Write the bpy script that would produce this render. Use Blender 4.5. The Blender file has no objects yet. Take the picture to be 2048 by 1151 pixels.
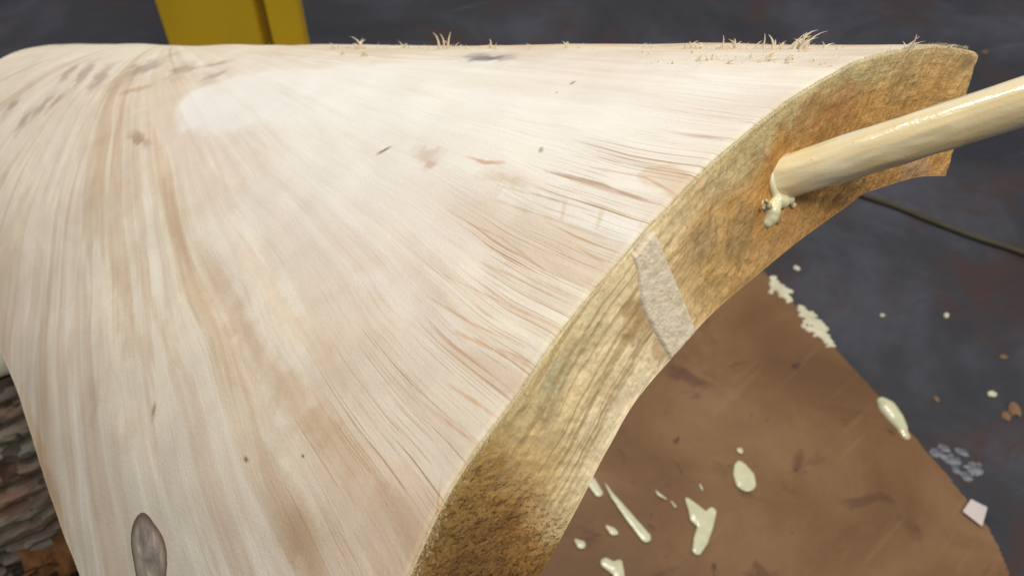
import bpy, bmesh, math, random
import numpy as np
from mathutils import Vector, Matrix, noise as mn
random.seed(7); rng = np.random.default_rng(7)
R = math.radians
S = bpy.context.scene
COL = S.collection

# ---------------------------------------------------------------- camera
FPX, CX, CY = 1577.0, 1024.0, 575.5            # focal length and centre, in 2048-wide pixels
PITCH = R(45); CAM_H = 0.90
cd = bpy.data.cameras.new('camera'); cam = bpy.data.objects.new('camera', cd); COL.objects.link(cam)
cam.location = (0, 0, CAM_H); cam.rotation_euler = (R(90) - PITCH, 0, 0)
cd.sensor_width = 36; cd.lens = 36 * FPX / 2048
cd.clip_start = 0.01; cd.clip_end = 60
cd.dof.use_dof = True; cd.dof.focus_distance = 0.355; cd.dof.aperture_fstop = 12.5
S.camera = cam

# ---------------------------------------------------------------- world and lamps
w = bpy.data.worlds.new('World'); S.world = w; w.use_nodes = True
bg = w.node_tree.nodes['Background']; bg.inputs[0].default_value = (0.88, 0.92, 1.0, 1); bg.inputs[1].default_value = 0.24
def area(name, loc, target, sx, sy, power, color):
    l = bpy.data.lights.new(name, 'AREA'); l.shape = 'RECTANGLE'; l.size = sx; l.size_y = sy; l.energy = power; l.color = color
    o = bpy.data.objects.new(name, l); COL.objects.link(o); o.location = loc
    o.rotation_euler = (Vector(target) - Vector(loc)).to_track_quat('-Z', 'Y').to_euler()
    return o
area('ceiling_lamp', (-0.35, 1.3, 2.9), (0, 0.4, 0.5), 1.6, 0.16, 33, (1.0, 0.97, 0.91))
area('ceiling_lamp', (0.9, -0.55, 2.7), (0.1, 0.4, 0.5), 1.4, 0.18, 35, (1.0, 0.96, 0.86))
S.view_settings.view_transform = 'Standard'; S.view_settings.look = 'None'
S.view_settings.gamma = 1; S.view_settings.use_curve_mapping = False
S.view_settings.exposure = 0.27

# ---------------------------------------------------------------- helpers
cp, sp = math.cos(PITCH), math.sin(PITCH)
def cam2w(c):                                   # camera x right, y up, z back -> world
    c = np.asarray(c, float); x, y, z = c[..., 0], c[..., 1], c[..., 2]
    return np.stack([x, y * sp - z * cp, y * cp + z * sp + CAM_H], -1)
def at(px, py, d):                              # point seen at a photo pixel, d metres deep
    px, py, d = np.broadcast_arrays(np.asarray(px, float), np.asarray(py, float), np.asarray(d, float))
    return cam2w(np.stack([(px - CX) / FPX * d, (CY - py) / FPX * d, -d], -1))
def at_floor(px, py, z=0.0):
    a = at(px, py, 1.0); o = np.array([0, 0, CAM_H]); t = (z - CAM_H) / (a[2] - CAM_H)
    return o + (a - o) * t
def to_px(p):
    p = np.asarray(p, float); x = p[..., 0]; yy = p[..., 1]; zz = p[..., 2] - CAM_H
    u = yy * sp + zz * cp; f = yy * cp - zz * sp
    return CX + FPX * x / f, CY - FPX * u / f, f
def tag(o, label=None, cat=None, group=None, kind=None):
    if label: o['label'] = label
    if cat: o['category'] = cat
    if group: o['group'] = group
    if kind: o['kind'] = kind
    return o
def empty(name, loc):
    o = bpy.data.objects.new(name, None); COL.objects.link(o); o.location = loc; o.empty_display_size = 0.05
    return o
def link(name, me, mat=None, parent=None, smooth=True):
    me.name = name
    o = bpy.data.objects.new(name, me); COL.objects.link(o)
    if mat is not None:
        for m in (mat if isinstance(mat, (list, tuple)) else [mat]): me.materials.append(m)
    if smooth: me.polygons.foreach_set('use_smooth', [True] * len(me.polygons))
    if parent is not None:
        o.parent = parent; o.matrix_parent_inverse = Matrix.Translation(parent.location).inverted()
    return o
def mesh_np(name, V, F):                        # quads
    me = bpy.data.meshes.new(name); V = np.asarray(V, np.float32); F = np.asarray(F, np.int32)
    me.vertices.add(len(V)); me.vertices.foreach_set('co', V.ravel())
    k = F.shape[1]
    me.loops.add(F.size); me.loops.foreach_set('vertex_index', F.ravel())
    me.polygons.add(len(F)); me.polygons.foreach_set('loop_start', np.arange(0, F.size, k, dtype=np.int32))
    me.update(calc_edges=True); me.validate()
    return me
def set_col(me, name, arr):
    a = me.color_attributes.new(name, 'FLOAT_COLOR', 'POINT'); out = np.ones((len(me.vertices), 4), np.float32)
    out[:, :arr.shape[1]] = arr; a.data.foreach_set('color', out.ravel())
def set_vec(me, name, arr):
    a = me.attributes.new(name, 'FLOAT_VECTOR', 'POINT'); out = np.zeros((len(me.vertices), 3), np.float32)
    out[:, :arr.shape[1]] = arr; a.data.foreach_set('vector', out.ravel())
def curve_pts(P, n, s=None):                    # smooth resample by length (Catmull-Rom)
    P = np.asarray(P, float)
    if s is None:
        L = np.r_[0, np.cumsum(np.linalg.norm(np.diff(P, axis=0), axis=1))]; L /= L[-1]
    else: L = np.asarray(s, float)
    t = np.linspace(0, 1, n) if np.isscalar(n) else np.asarray(n)
    # cubic Hermite with finite-difference tangents
    M = np.zeros_like(P)
    for i in range(len(P)):
        a, b = max(i - 1, 0), min(i + 1, len(P) - 1); M[i] = (P[b] - P[a]) / (L[b] - L[a])
    i = np.clip(np.searchsorted(L, t, side='right') - 1, 0, len(P) - 2)
    h = (L[i + 1] - L[i])[:, None]; x = ((t - L[i]) / (L[i + 1] - L[i]))[:, None]
    return (2*x**3-3*x**2+1)*P[i] + (x**3-2*x**2+x)*h*M[i] + (-2*x**3+3*x**2)*P[i+1] + (x**3-x**2)*h*M[i+1]
def vnoise(X, Y, seed=0):                       # smooth value noise, vectorised
    r = np.random.default_rng(seed).random((256, 256))
    xi = np.floor(X).astype(int); yi = np.floor(Y).astype(int); fx = X - xi; fy = Y - yi
    fx = fx*fx*(3-2*fx); fy = fy*fy*(3-2*fy)
    g = lambda a, b: r[a % 256, b % 256]
    return (g(xi, yi)*(1-fx)+g(xi+1, yi)*fx)*(1-fy) + (g(xi, yi+1)*(1-fx)+g(xi+1, yi+1)*fx)*fy
def fbm(X, Y, seed=0, o=4):
    s = 0; a = 1; t = 0
    for k in range(o): s = s + a * vnoise(X * 2**k + 17*k, Y * 2**k + 31*k, seed + k); t += a; a *= .55
    return s / t
def sstep(a, b, x): t = np.clip((x - a) / (b - a), 0, 1); return t*t*(3-2*t)

# node helpers
class NT:
    def __init__(s, name):
        s.m = bpy.data.materials.new(name); s.m.use_nodes = True; s.t = s.m.node_tree; s.n = s.t.nodes
        s.b = s.n['Principled BSDF']
    def add(s, typ, **kw):
        n = s.n.new(typ)
        for k, v in kw.items():
            if hasattr(n, k): setattr(n, k, v)
        return n
    def l(s, a, b): s.t.links.new(a, b)
    def attr(s, name): n = s.add('ShaderNodeAttribute', attribute_name=name); return n
    def mapv(s, vec, scale=(1, 1, 1), loc=(0, 0, 0), rot=(0, 0, 0)):
        if any(rot):
            r_ = s.add('ShaderNodeMapping'); r_.inputs['Rotation'].default_value = rot; s.l(vec, r_.inputs['Vector']); vec = r_.outputs[0]; rot = (0, 0, 0)
        n = s.add('ShaderNodeMapping'); n.inputs['Scale'].default_value = scale; n.inputs['Location'].default_value = loc; n.inputs['Rotation'].default_value = rot
        s.l(vec, n.inputs['Vector']); return n.outputs[0]
    def noise(s, vec, scale, detail=4, rough=.55, dist=0):
        n = s.add('ShaderNodeTexNoise'); n.inputs['Scale'].default_value = scale; n.inputs['Detail'].default_value = detail
        n.inputs['Roughness'].default_value = rough; n.inputs['Distortion'].default_value = dist
        s.l(vec, n.inputs['Vector']); return n.outputs['Fac']
    def ramp(s, fac, stops, interp='LINEAR'):
        n = s.add('ShaderNodeValToRGB'); e = n.color_ramp.elements; n.color_ramp.interpolation = interp
        while len(e) < len(stops): e.new(.5)
        for q, (p, c) in zip(e, stops):
            q.position = p; q.color = (c, c, c, 1) if not hasattr(c, '__len__') else (*c, 1)
        s.l(fac, n.inputs[0]); return n.outputs[0]
    def mix(s, fac, a, b, mode='MIX'):
        n = s.add('ShaderNodeMix'); n.data_type = 'RGBA'; n.blend_type = mode
        for v, i in ((fac, 0), (a, 6), (b, 7)):
            if hasattr(v, 'is_output'): s.l(v, n.inputs[i])
            elif i == 0: n.inputs[0].default_value = v
            else: n.inputs[i].default_value = (*v, 1)
        return n.outputs[2]
    def math(s, op, a, b=None, c=None):
        n = s.add('ShaderNodeMath'); n.operation = op
        for i, v in enumerate((a, b, c)):
            if v is None: continue
            if hasattr(v, 'is_output'): s.l(v, n.inputs[i])
            else: n.inputs[i].default_value = v
        return n.outputs[0]
    def bump(s, h, strength, dist, prev=None):
        n = s.add('ShaderNodeBump'); n.inputs['Strength'].default_value = strength; n.inputs['Distance'].default_value = dist
        s.l(h, n.inputs['Height'])
        if prev is not None: s.l(prev, n.inputs['Normal'])
        return n.outputs[0]
    def out(s, col=None, rough=.6, nrm=None, spec=.3):
        if col is not None:
            if hasattr(col, 'is_output'): s.l(col, s.b.inputs['Base Color'])
            else: s.b.inputs['Base Color'].default_value = (*col, 1)
        if hasattr(rough, 'is_output'): s.l(rough, s.b.inputs['Roughness'])
        else: s.b.inputs['Roughness'].default_value = rough
        if nrm is not None: s.l(nrm, s.b.inputs['Normal'])
        s.b.inputs['Specular IOR Level'].default_value = spec
        return s.m

# ---------------------------------------------------------------- materials
def mat_top():
    t = NT('sanded_wood')
    ch = t.attr('chart').outputs['Vector']; gr = t.attr('grain').outputs['Vector']
    tint = t.attr('tint').outputs['Color']; mk = t.attr('mask').outputs['Color']
    sep = t.add('ShaderNodeSeparateColor'); t.l(mk, sep.inputs[0]); st, wh, soft = sep.outputs[0], sep.outputs[1], sep.outputs[2]
    # warp the grain coordinate so its lines waver
    wv = t.noise(ch, 7, 2, .4)
    wvm = t.math('MULTIPLY', t.math('SUBTRACT', wv, .5), .05)
    comb = t.add('ShaderNodeCombineXYZ'); t.l(wvm, comb.inputs[0])
    va = t.add('ShaderNodeVectorMath'); va.operation = 'ADD'; t.l(gr, va.inputs[0]); t.l(comb.outputs[0], va.inputs[1]); g = va.outputs[0]
    sx = t.add('ShaderNodeSeparateXYZ'); t.l(gr, sx.inputs[0]); rad = sx.outputs[1]
    away = t.ramp(rad, [(.10, .22), (.42, 1)])
    bands = t.noise(t.mapv(g, (9, 2.2, 1)), 1.0, 3, .55, .5)
    b2_ = t.noise(t.mapv(g, (24, 3.2, 1), (4, 4, 0)), 1.0, 3, .5, .4)
    c = t.ramp(bands, [(.34, (.61, .50, .375)), (.42, (.67, .575, .455)), (.445, (.73, .66, .55)), (.56, (.69, .61, .505)), (.585, (.745, .68, .575)), (.72, (.76, .70, .60))])
    c = t.mix(t.math('MULTIPLY', away, .7), c, t.ramp(b2_, [(.36, (.86, .76, .67)), (.455, (.95, .90, .85)), (.472, (1.04, 1.04, 1.02)), (.56, (1.0, .99, .97)), (.575, (.95, .91, .87)), (.66, (.93, .88, .83))]), 'MULTIPLY')
    big = t.noise(ch, 5, 4, .55, .5)
    c = t.mix(.75, c, t.ramp(big, [(.33, (.93, .87, .85)), (.5, (1, .985, .96)), (.68, (1.04, 1.04, 1.02))]), 'MULTIPLY')
    fine = t.noise(t.mapv(g, (110, 7, 1), (3, 1, 0)), 1.0, 5, .65, .15)
    c = t.mix(t.math('MULTIPLY', away, .30), c, t.ramp(fine, [(.30, (.80, .73, .66)), (.52, (1, 1, 1))]), 'MULTIPLY')
    blot = t.noise(ch, 30, 6, .65, .4)
    c = t.mix(.6, c, t.ramp(blot, [(.3, (.86, .83, .81)), (.58, (1.0, 1.0, 1.0))]), 'MULTIPLY')
    # cream filler patches that cover the grain
    fillc = t.ramp(t.noise(ch, 16, 5, .6, .3), [(.35, (.75, .72, .665)), (.6, (.79, .765, .72))])
    c = t.mix(t.math('MULTIPLY', wh, t.ramp(t.noise(t.mapv(g, (30, 9, 1)), 1.0, 4, .6), [(.3, .72), (.55, 1)])), c, fillc)
    # torn pores and orange streaks
    pn = t.noise(t.mapv(g, (330, 7.5, 1), (9, 2, 0)), 1.0, 3, .55, .04)
    area_ = t.noise(t.mapv(g, (18, 5.0, 1), (5, 7, 0)), 1.0, 3, .55)
    pores = t.math('MULTIPLY', t.ramp(pn, [(.598, 0), (.648, 1)]), t.math('MULTIPLY', st, t.ramp(area_, [(.44, .0), (.56, 1)])))
    c = t.mix(t.math('MULTIPLY', pores, .75), c, (.46, .23, .10))
    pn2 = t.noise(t.mapv(g, (820, 11, 1), (1, 5, 0)), 1.0, 3, .6, .04)
    pores2 = t.math('MULTIPLY', t.ramp(pn2, [(.585, 0), (.655, .62)]), t.math('MULTIPLY_ADD', st, .8, .10))
    c = t.mix(pores2, c, (.42, .27, .165))
    # specks
    vo = t.noise(ch, 260, 1, .4); c = t.mix(t.math('MULTIPLY', t.ramp(vo, [(.80, 0), (.84, 1)]), .6), c, (.20, .15, .12))
    c = t.mix(1.0, c, tint, 'MULTIPLY')
    h = t.math('ADD', t.math('MULTIPLY', fine, .5), t.math('MULTIPLY', pores, -1.2))
    h = t.math('ADD', h, t.math('MULTIPLY', pores2, -.6))
    n1 = t.bump(h, .5, .0006)
    n2 = t.bump(t.noise(ch, 500, 5, .7), .5, .0006, n1)
    # shallow tool scallops towards the far end
    sc = t.noise(t.mapv(ch, (45, 80, 1), rot=(0, 0, .5)), 1.0, 1, .3, .3)
    n3 = t.bump(t.math('MULTIPLY', sc, soft), .30, .0022, n2)
    t.out(c, .62, n3, .25)
    return t.m
def mat_end():
    t = NT('end_grain')
    e = t.attr('chart').outputs['Vector']; tint = t.attr('tint').outputs['Color']; mk = t.attr('mask').outputs['Color']
    sep = t.add('ShaderNodeSeparateColor'); t.l(mk, sep.inputs[0]); rgh, lin, _ = sep.outputs
    n1 = t.noise(t.mapv(e, (60, 330, 1)), 1.0, 6, .65, .8)
    n2 = t.noise(e, 120, 5, .65, 1.2)
    n3 = t.noise(t.mapv(e, (300, 90, 1), rot=(0, 0, .5)), 1.0, 4, .6, 1.0)
    calm = t.math('MULTIPLY_ADD', lin, -.5, 1.0)
    c = t.mix(t.math('MULTIPLY', calm, .85), tint, t.ramp(n2, [(.28, (.82, .71, .54)), (.48, (1, 1, 1)), (.72, (1.12, 1.11, 1.06))]), 'MULTIPLY')
    c = t.mix(t.math('MULTIPLY', calm, .7), c, t.ramp(n1, [(.28, (.80, .70, .52)), (.46, (1, 1, 1)), (.75, (1.14, 1.12, 1.06))]), 'MULTIPLY')
    wvn = t.noise(t.mapv(e, (330, 620, 1), rot=(0, 0, .7)), 1.0, 5, .65, .7)
    ck = t.math('MULTIPLY', t.ramp(wvn, [(.34, 1), (.44, 0)]), rgh)
    c = t.mix(t.math('MULTIPLY', ck, .5), c, (.13, .065, .018))
    ln = t.noise(t.mapv(e, (5, 420, 1), rot=(0, 0, -.10)), 1.0, 2, .5, .1)
    c = t.mix(t.math('MULTIPLY', t.math('MULTIPLY', t.ramp(ln, [(.50, 0), (.60, 1)]), lin), .7), c, (.42, .29, .13))
    sp_ = t.noise(t.mapv(e, (260, 700, 1)), 1.0, 2, .5)
    c = t.mix(t.math('MULTIPLY', t.ramp(sp_, [(.66, 0), (.74, 1)]), .4), c, (.20, .11, .04))
    du = t.noise(t.mapv(e, (380, 1100, 1), (3, 3, 0)), 1.0, 2, .6)
    c = t.mix(t.math('MULTIPLY', t.ramp(du, [(.60, 0), (.70, 1)]), .45), c, t.mix(.5, c, (.80, .66, .38)))
    h = t.math('ADD', t.math('ADD', n1, t.math('MULTIPLY', n3, 1.0)), t.math('MULTIPLY', ck, -.8))
    h = t.math('MULTIPLY', h, calm)
    h = t.math('ADD', h, t.math('MULTIPLY', t.math('MULTIPLY', wvn, rgh), 1.6))
    b1 = t.bump(h, 1.0, .0015)
    b2 = t.bump(t.noise(e, 1400, 4, .7), .6, .0005, b1)
    t.out(c, .72, b2, .25); return t.m
def simple(name, stops, scale=30, rough=.6, spec=.3, bump=0, bscale=80, detail=5, dist=.3, sc=(1, 1, 1)):
    t = NT(name); oc = t.add('ShaderNodeTexCoord').outputs['Object']
    n = t.noise(t.mapv(oc, sc), scale, detail, .6, dist)
    nr = t.bump(t.noise(t.mapv(oc, sc), bscale, 4, .6), .6, bump) if bump else None
    t.out(t.ramp(n, stops), rough, nr, spec); return t.m
def mat_glue(name, col, rough=.12, trans=.0):
    t = NT(name); oc = t.add('ShaderNodeTexCoord').outputs['Object']
    n = t.noise(oc, 70, 3, .5)
    c = t.ramp(n, [(.35, tuple(x * .86 for x in col)), (.65, col)])
    nr = t.bump(t.noise(oc, 160, 2, .5), .25, .001)
    t.out(c, rough, nr, .5)
    t.b.inputs['Subsurface Weight'].default_value = .35; t.b.inputs['Subsurface Radius'].default_value = (.006, .005, .003)
    t.b.inputs['Subsurface Scale'].default_value = .5
    return t.m
def mat_dowel():
    t = NT('glue_wet_dowel'); oc = t.add('ShaderNodeTexCoord').outputs['Object']
    g = t.noise(t.mapv(oc, (140, 140, 6)), 1.0, 4, .6, .3)
    c = t.ramp(g, [(.3, (.66, .47, .22)), (.5, (.77, .62, .35)), (.7, (.82, .71, .47))])
    gl = t.noise(t.mapv(oc, (40, 40, 14), (1.3, 0, 0)), 1.0, 3, .55, .6)
    c = t.mix(t.ramp(gl, [(.5, 0), (.64, .75)]), c, (.78, .73, .60))
    sp_ = t.noise(oc, 420, 1, .5); c = t.mix(t.ramp(sp_, [(.78, 0), (.82, .8)]), c, (.18, .09, .03))
    wet = t.ramp(t.noise(t.mapv(oc, (60, 60, 16), (4, 2, 0)), 1.0, 4, .6, .5), [(.40, .04), (.60, .22)])
    b1 = t.bump(t.noise(t.mapv(oc, (90, 90, 40)), 1.0, 3, .5, .4), .45, .0014)
    b2 = t.bump(t.noise(oc, 650, 3, .6), .3, .0004, b1)
    t.b.inputs['Coat Weight'].default_value = .8; t.b.inputs['Coat Roughness'].default_value = .05; t.b.inputs['Coat IOR'].default_value = 1.5
    t.l(b1, t.b.inputs['Coat Normal'])
    t.out(c, wet, b2, .5); return t.m
def mat_floor():
    t = NT('workshop_floor'); oc = t.add('ShaderNodeTexCoord').outputs['Object']
    a = t.noise(oc, 2.6, 6, .62, .6)
    c = t.ramp(a, [(.3, (.021, .021, .027)), (.5, (.042, .0415, .049)), (.72, (.090, .088, .112))])
    r = t.noise(t.mapv(oc, loc=(4, 2, 0)), 5.5, 6, .7, .8)
    c = t.mix(t.ramp(r, [(.50, 0), (.64, .8)]), c, (.060, .032, .028))
    f = t.noise(t.mapv(oc, loc=(1, 5, 0)), 30, 6, .75, .3)
    c = t.mix(t.ramp(f, [(.66, 0), (.74, .35)]), c, (.19, .19, .21))
    k = t.noise(oc, 130, 2, .5); c = t.mix(t.ramp(k, [(.75, 0), (.79, .4)]), c, (.15, .10, .08))
    # a few pale scuffs in long arcs
    wv = t.noise(t.mapv(oc, (1.2, 12, 1), rot=(0, 0, -.35)), 1.0, 4, .6, 1.2)
    c = t.mix(t.ramp(wv, [(.62, 0), (.70, .22)]), c, (.16, .15, .17))
    b = t.bump(t.noise(oc, 60, 6, .7), .4, .002)
    t.out(c, t.ramp(a, [(.3, .42), (.7, .62)]), b, .35); return t.m
def mat_card():
    t = NT('brown_cardboard'); oc = t.add('ShaderNodeTexCoord').outputs['Object']
    a = t.noise(oc, 5, 5, .6, .5)
    c = t.ramp(a, [(.32, (.145, .070, .029)), (.5, (.19, .098, .042)), (.68, (.25, .140, .066))])
    st = t.noise(t.mapv(oc, loc=(3, 8, 0)), 12, 5, .6, .7)
    c = t.mix(t.ramp(st, [(.57, 0), (.65, .6)]), c, (.090, .038, .024))
    d = t.noise(t.mapv(oc, loc=(7, 1, 0)), 30, 3, .55, .4)
    c = t.mix(t.ramp(d, [(.67, 0), (.72, .75)]), c, (.055, .032, .02))
    cr = t.noise(t.mapv(oc, (3.5, 50, 1), rot=(0, 0, -.75)), 1.0, 2, .5)
    c = t.mix(t.ramp(cr, [(.60, 0), (.72, .25)]), c, (.30, .19, .11))
    fi = t.noise(t.mapv(oc, (60, 900, 1), rot=(0, 0, -.95)), 1.0, 3, .6)
    c = t.mix(.25, c, t.ramp(fi, [(.3, .6), (.7, 1.2)]), 'MULTIPLY')
    b = t.bump(cr, .4, .003)
    t.out(c, .55, b, .3); return t.m
def mat_bark():
    t = NT('rough_bark'); oc = t.add('ShaderNodeTexCoord').outputs['Object']; co = t.attr('bark').outputs['Color']
    a = t.noise(t.mapv(oc, (40, 40, 9)), 1.0, 6, .65, .8)
    c = t.mix(.8, co, t.ramp(a, [(.3, (.42, .38, .34)), (.5, (1, 1, 1)), (.72, (1.4, 1.35, 1.25))]), 'MULTIPLY')
    li = t.noise(oc, 60, 4, .6, .5); c = t.mix(t.ramp(li, [(.62, 0), (.70, .65)]), c, (.30, .27, .18))
    b = t.bump(a, 1.0, .008)
    t.out(c, .85, b, .15); return t.m
M_top, M_end, M_floor, M_card, M_bark, M_dowel = mat_top(), mat_end(), mat_floor(), mat_card(), mat_bark(), mat_dowel()
M_under = simple('hollowed_wood', [(.3, (.36, .26, .14)), (.7, (.52, .42, .27))], 25, .75, .2, .003)
M_fib = simple('pale_fibre', [(.3, (.80, .68, .48)), (.7, (.90, .82, .66))], 60, .6, .2)
M_fuzz = simple('edge_fuzz', [(.3, (.66, .58, .36)), (.7, (.82, .76, .56))], 60, .7, .2)
M_spl = simple('pale_insert_wood', [(.3, (.56, .44, .30)), (.45, (.67, .56, .41)), (.7, (.74, .65, .50))], 260, .8, .15, .0012, 700, 6, .5)
M_glue = mat_glue('wet_glue', (.72, .66, .42)); M_glue_pale = mat_glue('pale_glue', (.68, .66, .44), .2)
M_bub = mat_glue('glue_bubble', (.42, .34, .20), .08)
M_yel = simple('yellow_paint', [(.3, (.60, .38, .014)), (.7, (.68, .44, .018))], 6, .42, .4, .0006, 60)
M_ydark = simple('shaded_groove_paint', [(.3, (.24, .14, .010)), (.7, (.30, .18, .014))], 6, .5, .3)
M_cable = simple('olive_cable', [(.3, (.045, .035, .018)), (.7, (.075, .060, .033))], 20, .6, .3)
M_leaf = simple('dry_leaf', [(.3, (.07, .028, .012)), (.55, (.20, .085, .03)), (.7, (.30, .15, .06))], 45, .7, .2, .002)
M_paper = simple('pink_paper', [(.3, (.56, .48, .46)), (.7, (.64, .56, .54))], 20, .7, .2)
M_chip = simple('wood_crumb', [(.3, (.17, .085, .045)), (.7, (.30, .19, .12))], 40, .8, .1)
M_pale = simple('pale_shaving', [(.3, (.56, .51, .36)), (.7, (.70, .66, .50))], 40, .7, .2)

# ---------------------------------------------------------------- floor
me = bpy.data.meshes.new('floor'); me.from_pydata([(-6, -4, 0), (6, -4, 0), (6, 9, 0), (-6, 9, 0)], [], [(0, 1, 2, 3)])
tag(link('floor', me, M_floor, smooth=False), kind='structure')

# ---------------------------------------------------------------- the carved slab
NRM = np.array([.5, -.1, .86]); NRM /= np.linalg.norm(NRM)
c0 = np.array([(1340 - CX) / FPX, (CY - 560) / FPX, -1]) * .33
def on_end(px, py, lift=0):                     # point of the sawn end plane
    px = np.asarray(px, float); py = np.asarray(py, float)
    r = np.stack([(px - CX) / FPX, (CY - py) / FPX, -np.ones_like(px)], -1)
    d = (NRM @ c0) / (r @ NRM)
    return cam2w(r * d[..., None] + NRM * lift)
outer = [(1958,101),(1935,96),(1911,92),(1885,89),(1855,90),(1821,95),(1770,106),(1715,122),(1664,149),(1624,172),(1586,195),(1524,242),(1490,270),(1461,294),(1430,320),(1399,350),(1352,400),(1301,452),(1270,488),(1235,530),(1200,570),(1165,612),(1130,655),(1100,695),(1070,740),(1040,785),(1010,825),(975,870),(940,920),(905,975),(875,1030),(845,1095),(820,1151),(790,1230),(765,1320),(745,1420)]
inner = [(1891,352),(1866,352),(1836,354),(1800,363),(1750,379),(1731,385),(1690,415),(1641,450),(1600,480),(1560,512),(1520,545),(1480,578),(1440,612),(1395,657),(1340,720),(1300,765),(1260,818),(1225,880),(1200,925),(1170,985),(1130,1060),(1100,1115),(1078,1151),(1030,1250),(990,1340),(960,1420)]
lefte = [(.0,175,125,.90),(.05,135,91,.86),(.12,20,108,.83),(.22,-80,190,.80),(.40,-130,390,.72),(.58,-50,600,.63),(.68,10,720,.58),(.80,80,925,.53),(.92,160,1151,.48),(1.0,235,1330,.44)]
NV, NU = 960, 700
vv = np.linspace(0, 1, NV)
Op = on_end(*np.array(outer, float).T); Ip = on_end(*np.array(inner, float).T)
O = curve_pts(Op, vv); I = curve_pts(Ip, vv)
la = np.array(lefte, float)
Lf = curve_pts(at(la[:, 1], la[:, 2], la[:, 3]), vv, la[:, 0])
uu = (np.linspace(0, 1, NU) ** 1.7)
U_, V_ = np.meshgrid(uu, vv)                    # rows v, columns u (0 = sawn end)
T = O[:, None] * (1 - U_[..., None]) + Lf[:, None] * U_[..., None]
def normals(G):
    du = np.gradient(G, axis=1); dv = np.gradient(G, axis=0); n = np.cross(du, dv); n /= np.linalg.norm(n, axis=-1, keepdims=True) + 1e-12
    return n
N = normals(T)
if N[..., 2].mean() < 0: N = -N
# chart: metres along the crest, metres across it
A_ax = Lf[NV // 3] - O[NV // 3]; A_ax /= np.linalg.norm(A_ax)
B_ax = O[-1] - O[0]; B_ax -= A_ax * (B_ax @ A_ax); B_ax /= np.linalg.norm(B_ax)
base = O[0]
def chart(p): p = np.asarray(p) - base; return np.stack([p @ A_ax, p @ B_ax], -1)
# swell in the middle and hand-tooled unevenness
ab = chart(T)
T = T + N * (0.010 * np.sin(np.pi * np.clip(U_, 0, 1)) * sstep(.08, .3, V_) * sstep(1.02, .7, V_))[..., None]
und = (fbm(ab[..., 0] * 14, ab[..., 1] * 14, 3, 3) - .5) * .0035 * sstep(0, .12, U_)
T = T + N * und[..., None]
# splintered step just below the crest
PXT = to_px(T); _seen = {}
def look(px, py):                               # grid cell of the surface seen there
    if (px, py) in _seen: return _seen[(px, py)]
    d = (PXT[0] - px)**2 + (PXT[1] - py)**2; near = d < max(d.min() * 4, 30)
    k = np.argmin(np.where(near, PXT[2], 99)); _seen[(px, py)] = np.unravel_index(k, d.shape); return _seen[(px, py)]
def surf(px, py): i = look(px, py); return T[i], N[i]
ab = chart(T)
def cpt(px, py): return ab[look(px, py)]
K = cpt(255, 100) - np.array([0, .05])
def seg_dist(ab, P):                            # distance to a polyline and position along it
    best = np.full(ab.shape[:-1], 9.0); pos = np.zeros(ab.shape[:-1]); P = np.asarray(P); tot = len(P) - 1
    for i in range(tot):
        a, b = P[i], P[i + 1]; e = b - a; t = np.clip(((ab - a) @ e) / (e @ e + 1e-12), 0, 1)
        d = np.linalg.norm(ab - a - t[..., None] * e, axis=-1); m = d < best; best = np.where(m, d, best); pos = np.where(m, (i + t) / tot, pos)
    return best, pos
def inside(ab, P, soft=.004, wob=.006, seed=1):
    P = np.asarray(P); x, y = ab[..., 0], ab[..., 1]
    x = x + (fbm(x * 60, y * 60, seed, 3) - .5) * wob; y = y + (fbm(x * 60 + 9, y * 60, seed + 5, 3) - .5) * wob
    c = np.zeros(x.shape, bool); n = len(P)
    for i in range(n):
        x1, y1 = P[i]; x2, y2 = P[(i + 1) % n]
        c ^= ((y1 > y) != (y2 > y)) & (x < (x2 - x1) * (y - y1) / (y2 - y1 + 1e-12) + x1)
    d, _ = seg_dist(np.stack([x, y], -1), list(P) + [P[0]])
    s = np.where(c, d, -d); return sstep(-soft, soft, s)
# fan of the grain about the node K, lines flattening towards the sawn end
rel = ab - K
dx = -rel[..., 0]; dy = rel[..., 1]             # dx towards the sawn end, dy down the slope
r_ = np.hypot(dx, dy)
th = np.arctan2(dy, dx)
g_ = th + .25 * np.clip(r_, 0, 1) * np.sin(np.clip(th, -.2, 1.8)) * 1.0
grain = np.stack([g_ * (1.0), r_, 0 * r_], -1)
tint = np.ones(T.shape); mask = np.zeros(T.shape)
def mul(m, c): global tint; tint = tint * (1 - m[..., None] * (1 - np.array(c)))
ppoly = lambda L: np.array([cpt(*q) for q in L])
# torn pores: strongest near the sawn end below the crest
q, _ = seg_dist(ab, ppoly([(1250, 400), (1110, 640), (1000, 800), (900, 950)]))
q2, _ = seg_dist(ab, ppoly([(1330, 300), (1180, 400), (950, 560), (800, 760)]))
mask[..., 0] = np.clip(sstep(.075, .0, q) + .5 * sstep(.10, .0, q2), 0, 1) + .10
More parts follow.
